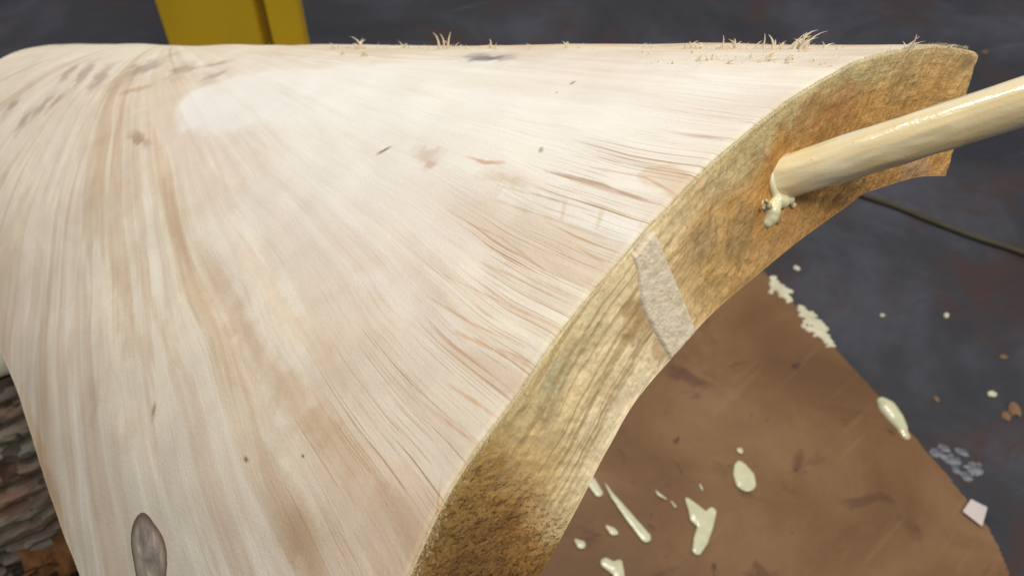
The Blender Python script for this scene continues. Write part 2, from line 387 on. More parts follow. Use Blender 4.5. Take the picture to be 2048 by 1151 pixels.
# pale filler
W1 = inside(ab, ppoly([(350,205),(385,175),(480,145),(620,130),(830,120),(1000,112),(1300,125),(1500,150),(1430,230),(1250,240),(1000,250),(800,260),(560,240),(420,262),(360,262)]), .006, .012)
W5 = inside(ab, ppoly([(420,240),(480,130),(1500,120),(1640,140),(1540,220),(1400,320),(1240,440),(1000,400),(760,480),(600,470),(480,420),(520,330)]), .07, .03, 5)
W3 = inside(ab, ppoly([(700,540),(770,530),(900,620),(980,700),(900,690),(780,620)]), .006, .01, 6)
W4 = inside(ab, ppoly([(1010,365),(1160,392),(1275,440),(1265,490),(1130,440),(990,392)]), .0012, .002, 8)
fadeW = sstep(cpt(1250, 180)[0], cpt(500, 180)[0], ab[..., 0])
mask[..., 1] = np.clip(1 - (1 - W1 * (.15 + .75 * fadeW)) * (1 - .72 * W5) * (1 - .35 * W3) * (1 - .55 * W4), 0, .92)
mask[..., 2] = sstep(.42, .7, U_) * sstep(.75, .45, V_)
mul(inside(ab, ppoly([(170,170),(330,130),(420,135),(345,200),(345,270),(520,300),(420,400),(250,380),(150,280)]), .03, .03, 14) * (1 - W1) * .55, (.94, .87, .82))
# flecks, stains and marks that belong to the wood
def streak(L, wd, c, s=1.0, sd=3):
    global tint
    d, p = seg_dist(ab, ppoly(L)); x = (fbm(ab[..., 0] * 120, ab[..., 1] * 120, sd, 3))
    m = sstep(wd, wd * .3, d + (x - .5) * wd * 1.4) * np.sin(np.pi * np.clip(p, .02, .98)) ** .4 * s
    mul(np.clip(m, 0, 1), c)
mul(inside(ab, ppoly([(1268,345),(1300,325),(1345,320),(1385,345),(1370,380),(1345,400),(1320,370),(1280,362)]), .0012, .003, 3) * .8, (.90, .79, .68))
for a_, b_, wd in [((150,170),(185,118),.006),((185,175),(215,125),.007),((120,160),(150,125),.005),((245,150),(320,115),.016),((350,145),(375,125),.010),((415,155),(430,140),.008),((405,128),(455,118),.006),((60,235),(100,185),.007),((30,260),(60,215),.006),((10,220),(30,195),.006),((95,215),(130,180),.005)]:
    streak([a_, b_], wd * 1.5, (.60, .54, .53), .85, int(wd * 1000))
streak([(945,106),(985,112),(1010,110)], .010, (.36, .36, .42), .95)
streak([(920,104),(1030,112)], .018, (.78, .76, .80), .7)
streak([(240,183),(305,165)], .006, (.80, .70, .58)); streak([(262,262),(295,285)], .006, (.66, .58, .48))
streak([(752,304),(778,290)], .0016, (.38, .26, .18), 1); streak([(830,300),(875,306)], .007, (.80, .70, .62), .8); streak([(852,332),(868,318)], .005, (.72, .60, .50), .8)
streak([(932,308),(965,320),(1003,322)], .0016, (.78, .52, .38), .9)
streak([(960,345),(1010,355),(1035,365)], .005, (.82, .74, .64), .8)
streak([(1140,164),(1150,158)], .0013, (.25, .25, .25), 1); streak([(1079,290),(1081,300)], .0012, (.5, .45, .42), 1)
streak([(302,830),(305,805)], .0024, (.50, .40, .32), .9); streak([(484,912),(490,920)], .0020, (.35, .24, .24), 1)
streak([(172,860),(190,800),(180,770)], .008, (.86, .80, .74), .7); streak([(250,880),(260,830)], .01, (.90, .87, .82), .7)
streak([(601,905),(604,910)], .0012, (.25, .16, .14), 1)
for L_, w_ in [([(985,700),(945,678),(905,658)],.0013),([(1010,712),(975,690),(940,668)],.0009),([(1062,722),(1020,704),(990,690)],.0010),([(1000,835),(940,795),(895,765)],.0012),([(960,888),(900,845),(870,820)],.0008),([(1045,690),(940,640),(850,588)],.0010),([(930,1000),(880,940)],.0007),([(1120,655),(1000,600),(880,545)],.0008),([(1165,600),(1080,560),(1010,520)],.0008),([(1230,500),(1150,470),(1090,440)],.0010),([(1205,520),(1150,490)],.0012),([(1070,735),(1010,705),(930,650)],.0007)]:
    streak(L_, w_ * .8, (.80, .54, .33), .62)
streak([(1090,540),(1000,470),(930,440)], .0007, (.80, .62, .48), .7); streak([(1150,610),(1050,560),(960,520)], .0007, (.80, .62, .48), .7)
streak([(1290,395),(1200,365),(1100,338)], .0012, (.56, .42, .34), .85); streak([(1350,385),(1290,350),(1180,330)], .0010, (.66, .52, .44), .7)
for L, wd in [([(245,330),(262,480),(300,600),(380,760)],.005),([(300,330),(360,470),(450,620),(560,780),(640,880)],.008),([(215,420),(240,640),(285,720)],.010),([(400,480),(480,640),(600,800),(760,960)],.007),([(470,480),(560,620),(640,700),(700,830)],.006),([(420,640),(520,820),(640,1000)],.008),([(560,760),(700,930),(830,1060)],.007)]:
    streak(L, wd * 1.1, (.90, .82, .74), .55, 11)
for L, wd in [([(340,500),(420,640),(520,800)],.006),([(455,430),(520,560),(620,700)],.006),([(200,560),(230,760),(300,960)],.012)]:
    streak(L, wd * 1.3, (1.10, 1.10, 1.08), .8, 12)
streak([(560,1030),(640,1110)], .012, (.84, .78, .68), .7)
streak([(30,790),(80,930),(130,1090)], .008, (.90, .76, .62), .8)
rim_ol = sstep(.0045, .0, np.linalg.norm(T - O[:, None], axis=-1) + (fbm(ab[..., 0] * 300, ab[..., 1] * 300, 2, 2) - .5) * .004)
for L_ in [[(1130,396),(1118,438)],[(1160,392),(1278,438)],[(1112,440),(1265,488)],[(990,366),(1128,398)],[(985,395),(1112,438)],[(1010,345),(990,372)],[(1190,455),(1203,412)]]:
    streak(L_, .0011, (.84, .80, .70), .8)
streak([(1000,378),(1112,420)], .010, (.93, .91, .84), .7)
mul(rim_ol, (.93, .90, .72))
band = sstep(.13, .10, V_) * sstep(.5, .2, U_) * (fbm(ab[..., 0] * 40, ab[..., 1] * 250, 5, 3) > .52)
mul(band * .8, (.95, .86, .68))
mask = np.clip(mask, 0, 1)

# solid body: outer surface, hollow underside, walls
thick0 = I - O
tn = np.linalg.norm(thick0, axis=1)
wU = sstep(0, .35, U_)[..., None]
Bt = T + thick0[:, None] * (1 - wU) + (-N * .045) * wU
NW = 120
nT = NV * NU
idx = np.arange(nT).reshape(NV, NU)
def quads(ix, flip=False):
    a, b, c, d = ix[:-1, :-1], ix[:-1, 1:], ix[1:, 1:], ix[1:, :-1]
    f = np.stack([a, b, c, d] if not flip else [a, d, c, b], -1).reshape(-1, 4); return f
# sawn end: its own grid over (v, w)
ww = np.linspace(0, 1, NW)
Vw, Ww = np.meshgrid(vv, ww, indexing='ij')
E = O[:, None] * (1 - Ww[..., None]) + I[:, None] * Ww[..., None]
Nw = cam2w(NRM) - np.array([0, 0, CAM_H])
es = np.r_[0, np.cumsum(np.linalg.norm(np.diff(O, axis=0), axis=1))]
ec = np.stack([np.broadcast_to(es[:, None], Vw.shape), Ww * tn[:, None], 0 * Vw], -1)
EP = to_px(E)
rough = (fbm(ec[..., 0] * 220, ec[..., 1] * 220, 8, 3) - .5) * .0014 + (fbm(ec[..., 0] * 60, ec[..., 1] * 60, 9, 2) - .5) * .0022
fade = sstep(0, .05, Ww) * sstep(1, .95, Ww)
AR = .0013                                          # the arris is worn over
wd_ = np.clip(1 - ec[..., 1] / .005, 0, 1) ** 2
edge_n = N[:, :1]
E = E + Nw * (rough * fade)[..., None] - (Nw + edge_n) * (AR * wd_)[..., None]
E[:, -1] = I
dT = np.linalg.norm(T - O[:, None], axis=-1)
T = T - (Nw + edge_n) * (AR * np.clip(1 - dT / .005, 0, 1) ** 2)[..., None]
E[:, 0] = T[:, 0]
# colour of the sawn end, by place along and across it
def etint():
    x, y = ec[..., 0] * 1.0, ec[..., 1]; L = es[-1]
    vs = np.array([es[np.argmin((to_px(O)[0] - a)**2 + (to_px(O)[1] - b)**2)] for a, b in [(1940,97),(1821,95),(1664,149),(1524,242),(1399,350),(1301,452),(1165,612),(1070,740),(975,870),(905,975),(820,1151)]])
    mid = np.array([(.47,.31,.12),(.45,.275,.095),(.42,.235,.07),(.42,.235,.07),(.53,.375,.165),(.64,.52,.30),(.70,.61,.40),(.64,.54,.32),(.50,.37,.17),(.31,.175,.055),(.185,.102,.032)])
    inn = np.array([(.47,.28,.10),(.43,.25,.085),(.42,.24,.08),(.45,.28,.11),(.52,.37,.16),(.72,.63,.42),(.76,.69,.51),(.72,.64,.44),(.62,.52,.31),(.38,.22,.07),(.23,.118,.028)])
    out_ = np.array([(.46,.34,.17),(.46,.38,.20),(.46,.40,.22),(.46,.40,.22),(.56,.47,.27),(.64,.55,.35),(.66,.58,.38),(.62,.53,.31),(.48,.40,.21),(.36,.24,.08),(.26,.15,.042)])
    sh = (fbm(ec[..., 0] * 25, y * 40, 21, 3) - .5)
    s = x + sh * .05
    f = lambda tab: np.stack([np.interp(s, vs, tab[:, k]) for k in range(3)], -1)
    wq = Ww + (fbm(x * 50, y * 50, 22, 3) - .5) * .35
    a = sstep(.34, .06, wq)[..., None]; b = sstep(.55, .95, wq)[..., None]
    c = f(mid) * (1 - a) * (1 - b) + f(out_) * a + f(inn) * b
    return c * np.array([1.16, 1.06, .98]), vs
et, vs = etint()
em = np.zeros(E.shape)
em[..., 0] = np.clip(sstep(vs[8] - .01, vs[9] + .01, ec[..., 0]) + .12 * sstep(vs[4], vs[3], ec[..., 0]), 0, 1)
em[..., 1] = sstep(vs[4], vs[5], ec[..., 0]) * sstep(vs[9], vs[8], ec[..., 0])
def ept(px, py): k = np.argmin((EP[0] - px)**2 + (EP[1] - py)**2); return ec.reshape(-1, 3)[k, :2]
def estain(px, py, r, c, s=1, ar=1.0):
    global et
    p = ept(px, py); d = np.hypot((ec[..., 0] - p[0]) / ar, ec[..., 1] - p[1]) + (fbm(ec[..., 0] * 120, ec[..., 1] * 120, int(px) % 50, 3) - .5) * r * 1.1
    m = (sstep(r, r * .55, d) * s)[..., None]; et = et * (1 - m) + np.array(c) * m
estain(1800,170,.016,(.40,.25,.09),.7); estain(1620,260,.018,(.38,.20,.06),.7,1.6); estain(1690,200,.010,(.36,.17,.06),.6,1.5)
estain(1830,330,.012,(.46,.29,.17),.7,1.6); estain(1880,310,.010,(.48,.27,.08),.6); estain(1480,470,.012,(.30,.20,.09),.6,1.2)
estain(1410,470,.009,(.34,.24,.12),.6,1.6); estain(1275,640,.009,(.46,.29,.13),.75,1.3); estain(1320,700,.008,(.46,.29,.13),.6)
estain(1700,360,.012,(.34,.20,.07),.6,2.0); estain(1935,120,.006,(.30,.20,.10),.6); estain(1420,570,.007,(.46,.31,.12),.6,2)
estain(1100,800,.008,(.36,.28,.14),.5,1.5); estain(1180,560+120,.006,(.45,.36,.19),.5,2); estain(1110,760,.006,(.52,.45,.27),.7,3)

nE = NV * NW; eidx = nT * 2 + np.arange(nE).reshape(NV, NW)
bidx = nT + idx
Vall = np.concatenate([T.reshape(-1, 3), Bt.reshape(-1, 3), E.reshape(-1, 3)])
def strip(a, b): return np.stack([a[:-1], a[1:], b[1:], b[:-1]], -1)
F_top = quads(idx); F_bot = quads(bidx, True); F_end = quads(eidx, True)
F_l = strip(idx[:, -1], bidx[:, -1]); F_c = strip(bidx[0], idx[0]); F_d = strip(idx[-1], bidx[-1])
F_k = strip(bidx[:, 0], eidx[:, -1])
Fall = np.concatenate([F_top, F_l, F_bot, F_c, F_d, F_k, F_end])
cnt = [len(F_top) + len(F_l), len(F_bot) + len(F_c) + len(F_d) + len(F_k), len(F_end)]
slab = empty('carved_slab', tuple(Bt[NV // 2, NU // 2]))
tag(slab, 'arched pale wooden slab with sawn end, carved from a log, filling the photo', 'wood slab')
bm_ = mesh_np('body', Vall, Fall)
body = link('body', bm_, [M_top, M_under, M_end], slab)
bm_.polygons.foreach_set('material_index', np.repeat([0, 1, 2], cnt).astype(np.int32))
z0 = np.zeros((nT, 3))
c2 = np.concatenate([ab.reshape(-1, 2), np.zeros((nT, 1))], 1)
c_t = c2; chart_all = np.concatenate([c_t, c_t, ec.reshape(-1, 3)])
set_vec(bm_, 'chart', chart_all)
set_vec(bm_, 'grain', np.concatenate([grain.reshape(-1, 3), grain.reshape(-1, 3), np.zeros((nE, 3))]))
set_col(bm_, 'tint', np.concatenate([tint.reshape(-1, 3), np.ones((nT, 3)), et.reshape(-1, 3)]))
set_col(bm_, 'mask', np.concatenate([mask.reshape(-1, 3), z0, em.reshape(-1, 3)]))
# keep the arris crisp in shading
bm_.update()

# ---- knot on the near slope
def patch(name, px, py, ax_px, ay_px, mat, lift=.0006, n=28, rot=None, label=None):
    c, nn = surf(px, py); e1, _ = surf(*ax_px); e2, _ = surf(*ay_px)
    a = e1 - c; b = e2 - c; V = []; F = []; rings = 9
    V.append(c + nn * lift * 2)
    for j in range(1, rings + 1):
        rr = j / rings
        for k in range(n):
            t = 2 * math.pi * k / n; wob = 1 + .05 * math.sin(3 * t + 1) + .03 * math.sin(5 * t)
            p = c + (a * math.cos(t) + b * math.sin(t)) * rr * wob
            i = np.unravel_index(np.argmin(((T - p)**2).sum(-1)), U_.shape); p2 = p - N[i] * ((p - T[i]) @ N[i])
            V.append(p2 + N[i] * (lift * (1.8 - rr * rr * 1.9)))
    for k in range(n): F.append((0, 1 + k, 1 + (k + 1) % n))
    for j in range(rings - 1):
        for k in range(n):
            a_, b_ = 1 + j * n + k, 1 + j * n + (k + 1) % n; F.append((a_, a_ + n, b_ + n, b_))
    me = bpy.data.meshes.new(name); me.from_pydata([tuple(v) for v in V], [], F)
    bm = bmesh.new(); bm.from_mesh(me); bmesh.ops.recalc_face_normals(bm, faces=bm.faces)
    if sum(f.normal.dot(Vector(nn)) for f in bm.faces) < 0: bmesh.ops.reverse_faces(bm, faces=bm.faces)
    bm.to_mesh(me); bm.free()
    me.attributes.new('rad', 'FLOAT', 'POINT').data.foreach_set('value', [0.0] + [j / rings for j in range(1, rings + 1) for k in range(n)])
    o = link(name, me, mat, slab)
    if label: o['label'] = label
    return o
def mat_knot():
    t = NT('grey_knot'); oc = t.add('ShaderNodeTexCoord').outputs['Object']; rad = t.attr('rad').outputs['Fac']
    a = t.noise(t.mapv(oc, (1, .45, 1)), 75, 6, .65, .6)
    c = t.ramp(a, [(.34, (.19, .145, .12)), (.48, (.31, .255, .215)), (.57, (.42, .345, .275)), (.62, (.58, .46, .33))])
    rim = t.ramp(t.math('ADD', rad, t.math('MULTIPLY', a, .16)), [(.80, 0), (1.02, .85)])
    c = t.mix(rim, c, (.12, .07, .055))
    t.out(c, .5, t.bump(a, .4, .001), .3); return t.m
patch('knot', 292, 1118, (329, 1125), (284, 1022), mat_knot(), label='grey oval knot with a dark rim near the lower edge')

# ---- pale insert across the sawn end
sl = curve_pts(np.array([(1262,512),(1270,550),(1276,590),(1287,630),(1303,662),(1322,692),(1338,722)], float), 70)
sr = curve_pts(np.array([(1308,456),(1325,495),(1347,547),(1371,605),(1382,632),(1390,652),(1389,666)], float), 70)
bm = bmesh.new(); vs_ = []
for j in range(70):
    row = []
    for k in range(30):
        a, b = j / 69, k / 29
        p = sl[j] * (1 - b) + sr[j] * b
        p = p + np.array([math.sin(j * .9) + math.sin(j * 2.3), 0]) * .8 * (b < .05 or b > .95)
        if j == 0: p = p + np.array([0, 7 * math.sin(b * math.pi)]) * -1
        e_ = min(b, 1 - b) * 2; e2_ = min(a, 1 - a) * 2
        hgt = .0019 * float(sstep(0, .16, e_) * sstep(0, .05, e2_)) - .0006 * (e_ == 0 or e2_ == 0) + (random.random() - .5) * .0004 + .0003 * (mn.noise(Vector((a * 14, b * 4, 1)))) - .0008 * b
        row.append(bm.verts.new(tuple(on_end(p[0], p[1], hgt))))
    vs_.append(row)
for j in range(69):
    for k in range(29): bm.faces.new((vs_[j][k], vs_[j + 1][k], vs_[j + 1][k + 1], vs_[j][k + 1]))
bmesh.ops.recalc_face_normals(bm, faces=bm.faces)
if sum(f.normal.dot(Vector(Nw)) for f in bm.faces) < 0: bmesh.ops.reverse_faces(bm, faces=bm.faces)
me = bpy.data.meshes.new('insert_strip'); bm.to_mesh(me); bm.free()
link('insert_strip', me, M_spl, slab)['label'] = 'pale rough strip of wood let into the sawn end'

# ---- splinters raised along the crest
def ribbon(bm, p, d, side, L, wd, curl, nseg=5):
    p = np.array(p, float); d = np.array(d, float); side = np.array(side, float); prev = None
    for i in range(nseg + 1):
        t = i / nseg; wq = wd * (1 - t) ** .7 + wd * .08
        th_ = np.cross(d, side); th_ /= np.linalg.norm(th_) + 1e-9
        q = [bm.verts.new(tuple(p - side * wq)), bm.verts.new(tuple(p + th_ * wq * .5)), bm.verts.new(tuple(p + side * wq)), bm.verts.new(tuple(p - th_ * wq * .5))]
        if prev:
            for k in range(4): bm.faces.new((prev[k], prev[(k + 1) % 4], q[(k + 1) % 4], q[k]))
        prev = q
        p = p + d * (L / nseg); d = d + curl / nseg; d /= np.linalg.norm(d)
    bm.faces.new(prev)
def splinter(px, py, hpx, n=4, spread=.5, lean=.25, back=0):
    p, nn = surf(px, py); dep = to_px(p)[2]; h = hpx / FPX * dep * 1.25; w0 = h * .5
    bm = bmesh.new()
    for k in range(n):
        a = random.uniform(-1, 1); d = nn * .5 + np.array([lean + a * spread, random.uniform(-.2, .1), .95]); d /= np.linalg.norm(d)
        side = np.cross(d, [0, 1, .3]); side /= np.linalg.norm(side)
        curl = np.array([random.uniform(-1.9, 2.1), random.uniform(-.8, .5), random.uniform(-1.6, .1)])
        ribbon(bm, p + np.array([random.uniform(-1, 1) * w0 * .5, 0, 0]) - nn * .0008, d, side, h * random.uniform(.45, 1.05), h * random.uniform(.035, .085) + .00018, curl)
    bmesh.ops.recalc_face_normals(bm, faces=bm.faces)
    me = bpy.data.meshes.new('splinter'); bm.to_mesh(me); bm.free()
    link('splinter', me, M_fib, slab)
for x in [675, 690, 725, 768, 772, 812, 848, 855, 885, 898, 975, 992, 1060, 1130, 1290, 1297, 1372, 1400, 1437, 1460, 1517, 1522, 1550, 1558, 1592, 1600, 1608, 1647, 1820, 1826, 1903, 1912]:
    h = {725: 30, 885: 34, 898: 32, 1130: 24, 1372: 26, 1400: 24, 1437: 28, 1460: 26, 1517: 30, 1550: 32, 1592: 42, 1600: 46, 1608: 34, 1647: 24, 1820: 32, 1826: 28, 975: 24, 1903: 20}.get(x, 15)
    splinter(x, 92 if x < 1880 else 93, h, random.choice([2, 3, 4]) if h > 20 else 2, .22)
for x, y, h in [(1395,118,20),(1420,115,22),(1447,124,24),(1498,112,16),(1515,120,22),(1530,118,26),(1536,110,24),(1570,122,18),(1580,115,24),(1625,118,14),(1640,124,14),(1660,128,10),(728,108,24),(688,104,16),(1300,104,14),(1322,118,16),(1345,122,14),(1290,100,16),(1605,98,28),(1680,130,10)]:
    splinter(x, y, h, 4, .6, .2)

for k in range(34):
    x = random.choice([random.uniform(640, 1000), random.uniform(1250, 1720), random.uniform(1250, 1720), random.uniform(430, 1200)])
    splinter(x, random.choice([91, 93, random.uniform(96, 128)]) if x > 1240 else 92, random.uniform(8, 20), 2, .4, .2)
bm = bmesh.new()
for k in range(900):
    x = random.choice([random.gauss(1560, 90), random.gauss(1420, 60), random.gauss(890, 60), random.gauss(740, 70), random.uniform(500, 1880), random.uniform(1250, 1900)])
    if mn.noise(Vector((x * .03, 0, 0))) < -.05: continue
    low_ = x > 1240 and random.random() < .5
    p, nn = surf(min(max(x, 300), 1890), random.uniform(100, 128) if low_ and x < 1720 else random.uniform(90, 94)); dep = to_px(p)[2]
    h = random.choice([4, 6, 8, 14]) / FPX * dep
    d = nn * .4 + np.array([random.gauss(.5, .8), random.gauss(0, .2), random.uniform(.15, .9)]); d /= np.linalg.norm(d)
    side = np.cross(d, [0, 1, .3]); side /= np.linalg.norm(side)
    ribbon(bm, p - nn * .0004, d, side, h, random.uniform(.00008, .00028), np.array([random.uniform(-2.5, 2.5), random.uniform(-1, 1), random.uniform(-2, .3)]), 4)
me = bpy.data.meshes.new('torn_fringe'); bm.to_mesh(me); bm.free()
tag(link('torn_fringe', me, M_fib, slab), kind='stuff')
# ---- fuzz of short fibres along the worn arris and the sawn end
bm = bmesh.new()
oe = to_px(O)
for k in range(5200):
    i = int(random.uniform(.02, .93) * NV); j = 0
    p = O[i] + (O[min(i + 1, NV - 1)] - O[i]) * random.random(); nn = N[i, 2]
    f = random.random(); o1 = random.gauss(0, .0012)
    t_ = I[i] - O[i]; t_ = t_ / np.linalg.norm(t_)
    tang = (O[min(i + 3, NV - 1)] - O[i - 3]); tang /= np.linalg.norm(tang)
    q_ = p + (t_ * random.uniform(0, .004) if f > .4 else (T[i, 3] - T[i, 0]) * random.uniform(0, 2.0)) - Nw * .0008
    d = nn * random.uniform(.1, .6) + Nw * random.uniform(.3, 1) + tang * random.gauss(.25, .45) + t_ * random.uniform(-.3, .5)
    d /= np.linalg.norm(d); side = np.cross(d, nn + .01); side /= np.linalg.norm(side)
    ribbon(bm, q_, d, side, random.uniform(.0008, .0024), random.uniform(.00005, .00013), np.array([random.uniform(-.9, .9), random.uniform(-.5, .5), random.uniform(-.9, .2)]), 2)
me = bpy.data.meshes.new('edge_fuzz'); bm.to_mesh(me); bm.free()
tag(link('edge_fuzz', me, M_fuzz, slab), kind='stuff')
bm = bmesh.new()
for k in range(5200):
    i = int(random.uniform(.0, .98) * NV); j = random.randrange(4, NW - 4)
    if random.random() > .45 + .5 * em[i, j, 0]: continue
    tang = (O[min(i + 3, NV - 1)] - O[max(i - 3, 0)]); tang /= np.linalg.norm(tang); t_ = (I[i] - O[i]) / tn[i]
    d = Nw * random.uniform(.05, .5) + tang * random.gauss(0, .6) + t_ * random.gauss(.3, .5); d /= np.linalg.norm(d)
    side = np.cross(d, Nw); side /= np.linalg.norm(side) + 1e-9
    ribbon(bm, E[i, j] - Nw * .0002, d, side, random.uniform(.0006, .0018), random.uniform(.00004, .00010), rng.normal(0, .5, 3), 2)
me = bpy.data.meshes.new('sawn_fibres'); bm.to_mesh(me); bm.free()
M_fib2 = simple('sawn_fibre', [(.3, (.38, .24, .09)), (.7, (.58, .44, .20))], 80, .7, .2)
tag(link('sawn_fibres', me, M_fib2, slab), kind='stuff')

# ---------------------------------------------------------------- glue lumps
def lump(name, balls, mat, parent=None, voxel=.0012, squash=None, smooth=8):
    bm = bmesh.new()
    for c, r in balls:
        bmesh.ops.create_icosphere(bm, subdivisions=3, radius=1, matrix=Matrix.Translation(Vector(c)) @ Matrix.Diagonal((r, r, r * (squash or 1), 1)))
    me = bpy.data.meshes.new(name); bm.to_mesh(me); bm.free()
    o = link(name, me, mat, parent)
    m = o.modifiers.new('r', 'REMESH'); m.mode = 'VOXEL'; m.voxel_size = voxel; m.use_smooth_shade = True
    s = o.modifiers.new('s', 'SMOOTH'); s.factor = .6; s.iterations = smooth
    return o
# dowel: from its hole in the sawn end out past the right of the photo
p1 = on_end(1578, 352, 0.0); p2 = at(2048, 203, .312); ax = p2 - p1; ax /= np.linalg.norm(ax)
L = .34; start = p1 - ax * .016; rad = .0098
dow = empty('wooden_dowel', tuple(p1)); tag(dow, 'round pale wooden dowel wet with glue, stuck into the sawn end of the slab', 'dowel')
zax = Vector(ax); rot = zax.to_track_quat('Z', 'Y').to_matrix().to_4x4()
bm = bmesh.new(); rows = []
for j in range(140):
    t = j / 139; row = []; zz = t * L
    for k in range(64):
        a = 2 * math.pi * k / 64; rr = rad * (1 + .012 * mn.noise(Vector((math.cos(a) * 2, math.sin(a) * 2, zz * 40))))
        if zz < .085: rr += .0005 * max(0, mn.noise(Vector((math.cos(a) * 3, math.sin(a) * 3, zz * 70))) + .25)
        row.append(bm.verts.new((rr * math.cos(a), rr * math.sin(a), zz)))
    rows.append(row)
for j in range(139):
    for k in range(64): bm.faces.new((rows[j][k], rows[j][(k + 1) % 64], rows[j + 1][(k + 1) % 64], rows[j + 1][k]))
bm.faces.new(rows[0][::-1]); bm.faces.new(rows[-1])
me = bpy.data.meshes.new('rod'); bm.to_mesh(me); bm.free()
rod = link('rod', me, M_dowel); rod.parent = dow; rod.matrix_parent_inverse = Matrix()
rod.matrix_local = Matrix.Translation(Vector(start) - Vector(p1)) @ rot
# squeezed-out glue: a collar where the dowel enters, with a run below
balls = []
e1 = np.cross(ax, Nw); e1 /= np.linalg.norm(e1); e2 = np.cross(ax, e1)
for k in range(44):
    a = 2 * math.pi * k / 44
    p = p1 + (e1 * math.cos(a) + e2 * math.sin(a)) * rad * 1.0
    tt = -((p - on_end(1578, 352)) @ Nw) / (ax @ Nw); p = p + ax * (tt + .001)
    px_, py_, _ = to_px(p); low = sstep(1640, 1540, px_) * (.12 + .88 * sstep(335, 395, py_))
    balls.append((tuple(p - ax * .0009), .0003 + .0022 * float(low) + .0002 * math.sin(a * 5)))
for x, y, r in [(1552,400,.0030),(1545,412,.0034),(1540,422,.0040),(1538,434,.0036),(1532,445,.0025),(1562,402,.0034),(1575,398,.0028),(1525,408,.0020),(1585,410,.0016)]:
    balls.append((tuple(on_end(x, y, r * .28)), r))
lump('glue_collar', balls, M_glue, dow, .00055, smooth=6)
for x, y, r in [(1523,402,.0011),(1528,412,.0016),(1552,441,.0007),(1516,416,.0009)]:
    bm = bmesh.new(); bmesh.ops.create_icosphere(bm, subdivisions=3, radius=r, matrix=Matrix.Translation(Vector(on_end(x, y, .0031 if r < .001 else .0028))))
    me = bpy.data.meshes.new('bubble'); bm.to_mesh(me); bm.free(); link('bubble', me, M_bub, dow)

# ---------------------------------------------------------------- cardboard on the floor
cb = [(1430,448),(1520,545),(1640,672),(1760,805),(1880,945),(1968,1055),(1992,1100),(2012,1151),(2040,1260),(1500,1500),(700,1450),(500,1000),(900,560)]
pts = [at_floor(x, y) for x, y in cb]
bm = bmesh.new()
cen = np.mean(pts, 0); res = []
dense = []
for i in range(len(pts)):
    a, b = pts[i], pts[(i + 1) % len(pts)]
    for k in range(14): dense.append(a + (b - a) * k / 14 + np.array([random.gauss(0, .0007), random.gauss(0, .0007), 0]))
f = bm.faces.new([bm.verts.new((p[0], p[1], .008)) for p in dense])
bm.normal_update()
if f.normal.z < 0: f.normal_flip()
bmesh.ops.triangulate(bm, faces=bm.faces)
me = bpy.data.meshes.new('cardboard_sheet'); bm.to_mesh(me); bm.free()
o = link('cardboard_sheet', me, M_card, smooth=False); m = o.modifiers.new('s', 'SOLIDIFY'); m.thickness = .004; m.offset = -1
tag(o, 'large brown cardboard sheet spotted with glue lying on the dark floor', 'cardboard')

# glue drips on the cardboard
ZC = .0105
def spill(name, pts, label, cat, mat=M_glue_pale, z=ZC, squash=.20, group='glue drips on the cardboard'):
    balls = []
    for i in range(len(pts) - 1):
        (x0, y0, r0), (x1, y1, r1) = pts[i], pts[i + 1]; a, b = at_floor(x0, y0, z), at_floor(x1, y1, z)
        k = max(2, int(np.linalg.norm(b - a) / .003))
        for q in range(k):
            t = q / k; r = (r0 * (1 - t) + r1 * t); balls.append((tuple(a + (b - a) * t), r))
    x, y, r = pts[-1]; balls.append((tuple(at_floor(x, y, z)), r))
    o = lump(name, balls, mat, None, .0014, squash, 6); tag(o, label, cat, group); return o
mm = .001
spill('glue_drip', [(1478,922,4*mm),(1482,935,10*mm),(1488,952,15*mm),(1491,964,14*mm)], 'fat teardrop of glue on the cardboard, largest round drip', 'glue drip')
spill('glue_drip', [(1480,900,6*mm),(1483,905,4*mm)], 'small glue dot just above the fat teardrop of glue', 'glue drip')
spill('glue_drip', [(1200,950,3*mm),(1225,990,5*mm),(1260,1035,7*mm),(1291,1073,8*mm)], 'long straight run of glue on the cardboard beside the slab', 'glue drip')
spill('glue_drip', [(1303,970,3*mm),(1318,988,4.5*mm),(1332,997,4*mm)], 'short curved glue streak right of the long glue run', 'glue drip')
spill('glue_drip', [(1343,1003,4*mm),(1351,1012,4*mm)], 'small glue dab between curved streak and forked glue splash', 'glue drip')
spill('glue_drip', [(1372,995,4*mm),(1385,1012,8*mm),(1396,1028,12*mm),(1392,1035,9*mm),(1408,1050,9*mm),(1424,1022,7*mm),(1412,1050,10*mm),(1402,1078,10*mm),(1394,1100,7*mm)], 'large forked glue splash with a long tail on the cardboard', 'glue drip')
spill('glue_drip', [(1400,968,4*mm),(1404,978,4*mm)], 'small glue dot above the forked glue splash', 'glue drip')
spill('glue_drip', [(1212,1050,4*mm),(1226,1062,6.5*mm),(1235,1066,4*mm)], 'oval glue dab left of the long glue run', 'glue drip')
spill('glue_drip', [(1142,1062,2*mm),(1150,1078,4*mm),(1162,1088,7*mm)], 'tadpole shaped glue drip nearest the slab edge', 'glue drip')
spill('glue_drip', [(1182,962,8*mm),(1197,985,7*mm)], 'glue dab peeking out from under the slab edge', 'glue drip')
spill('glue_drip', [(1212,1125,8*mm),(1228,1135,9*mm),(1238,1125,6*mm),(1238,1150,8*mm)], 'heart shaped glue dab at the bottom of the photo', 'glue drip')
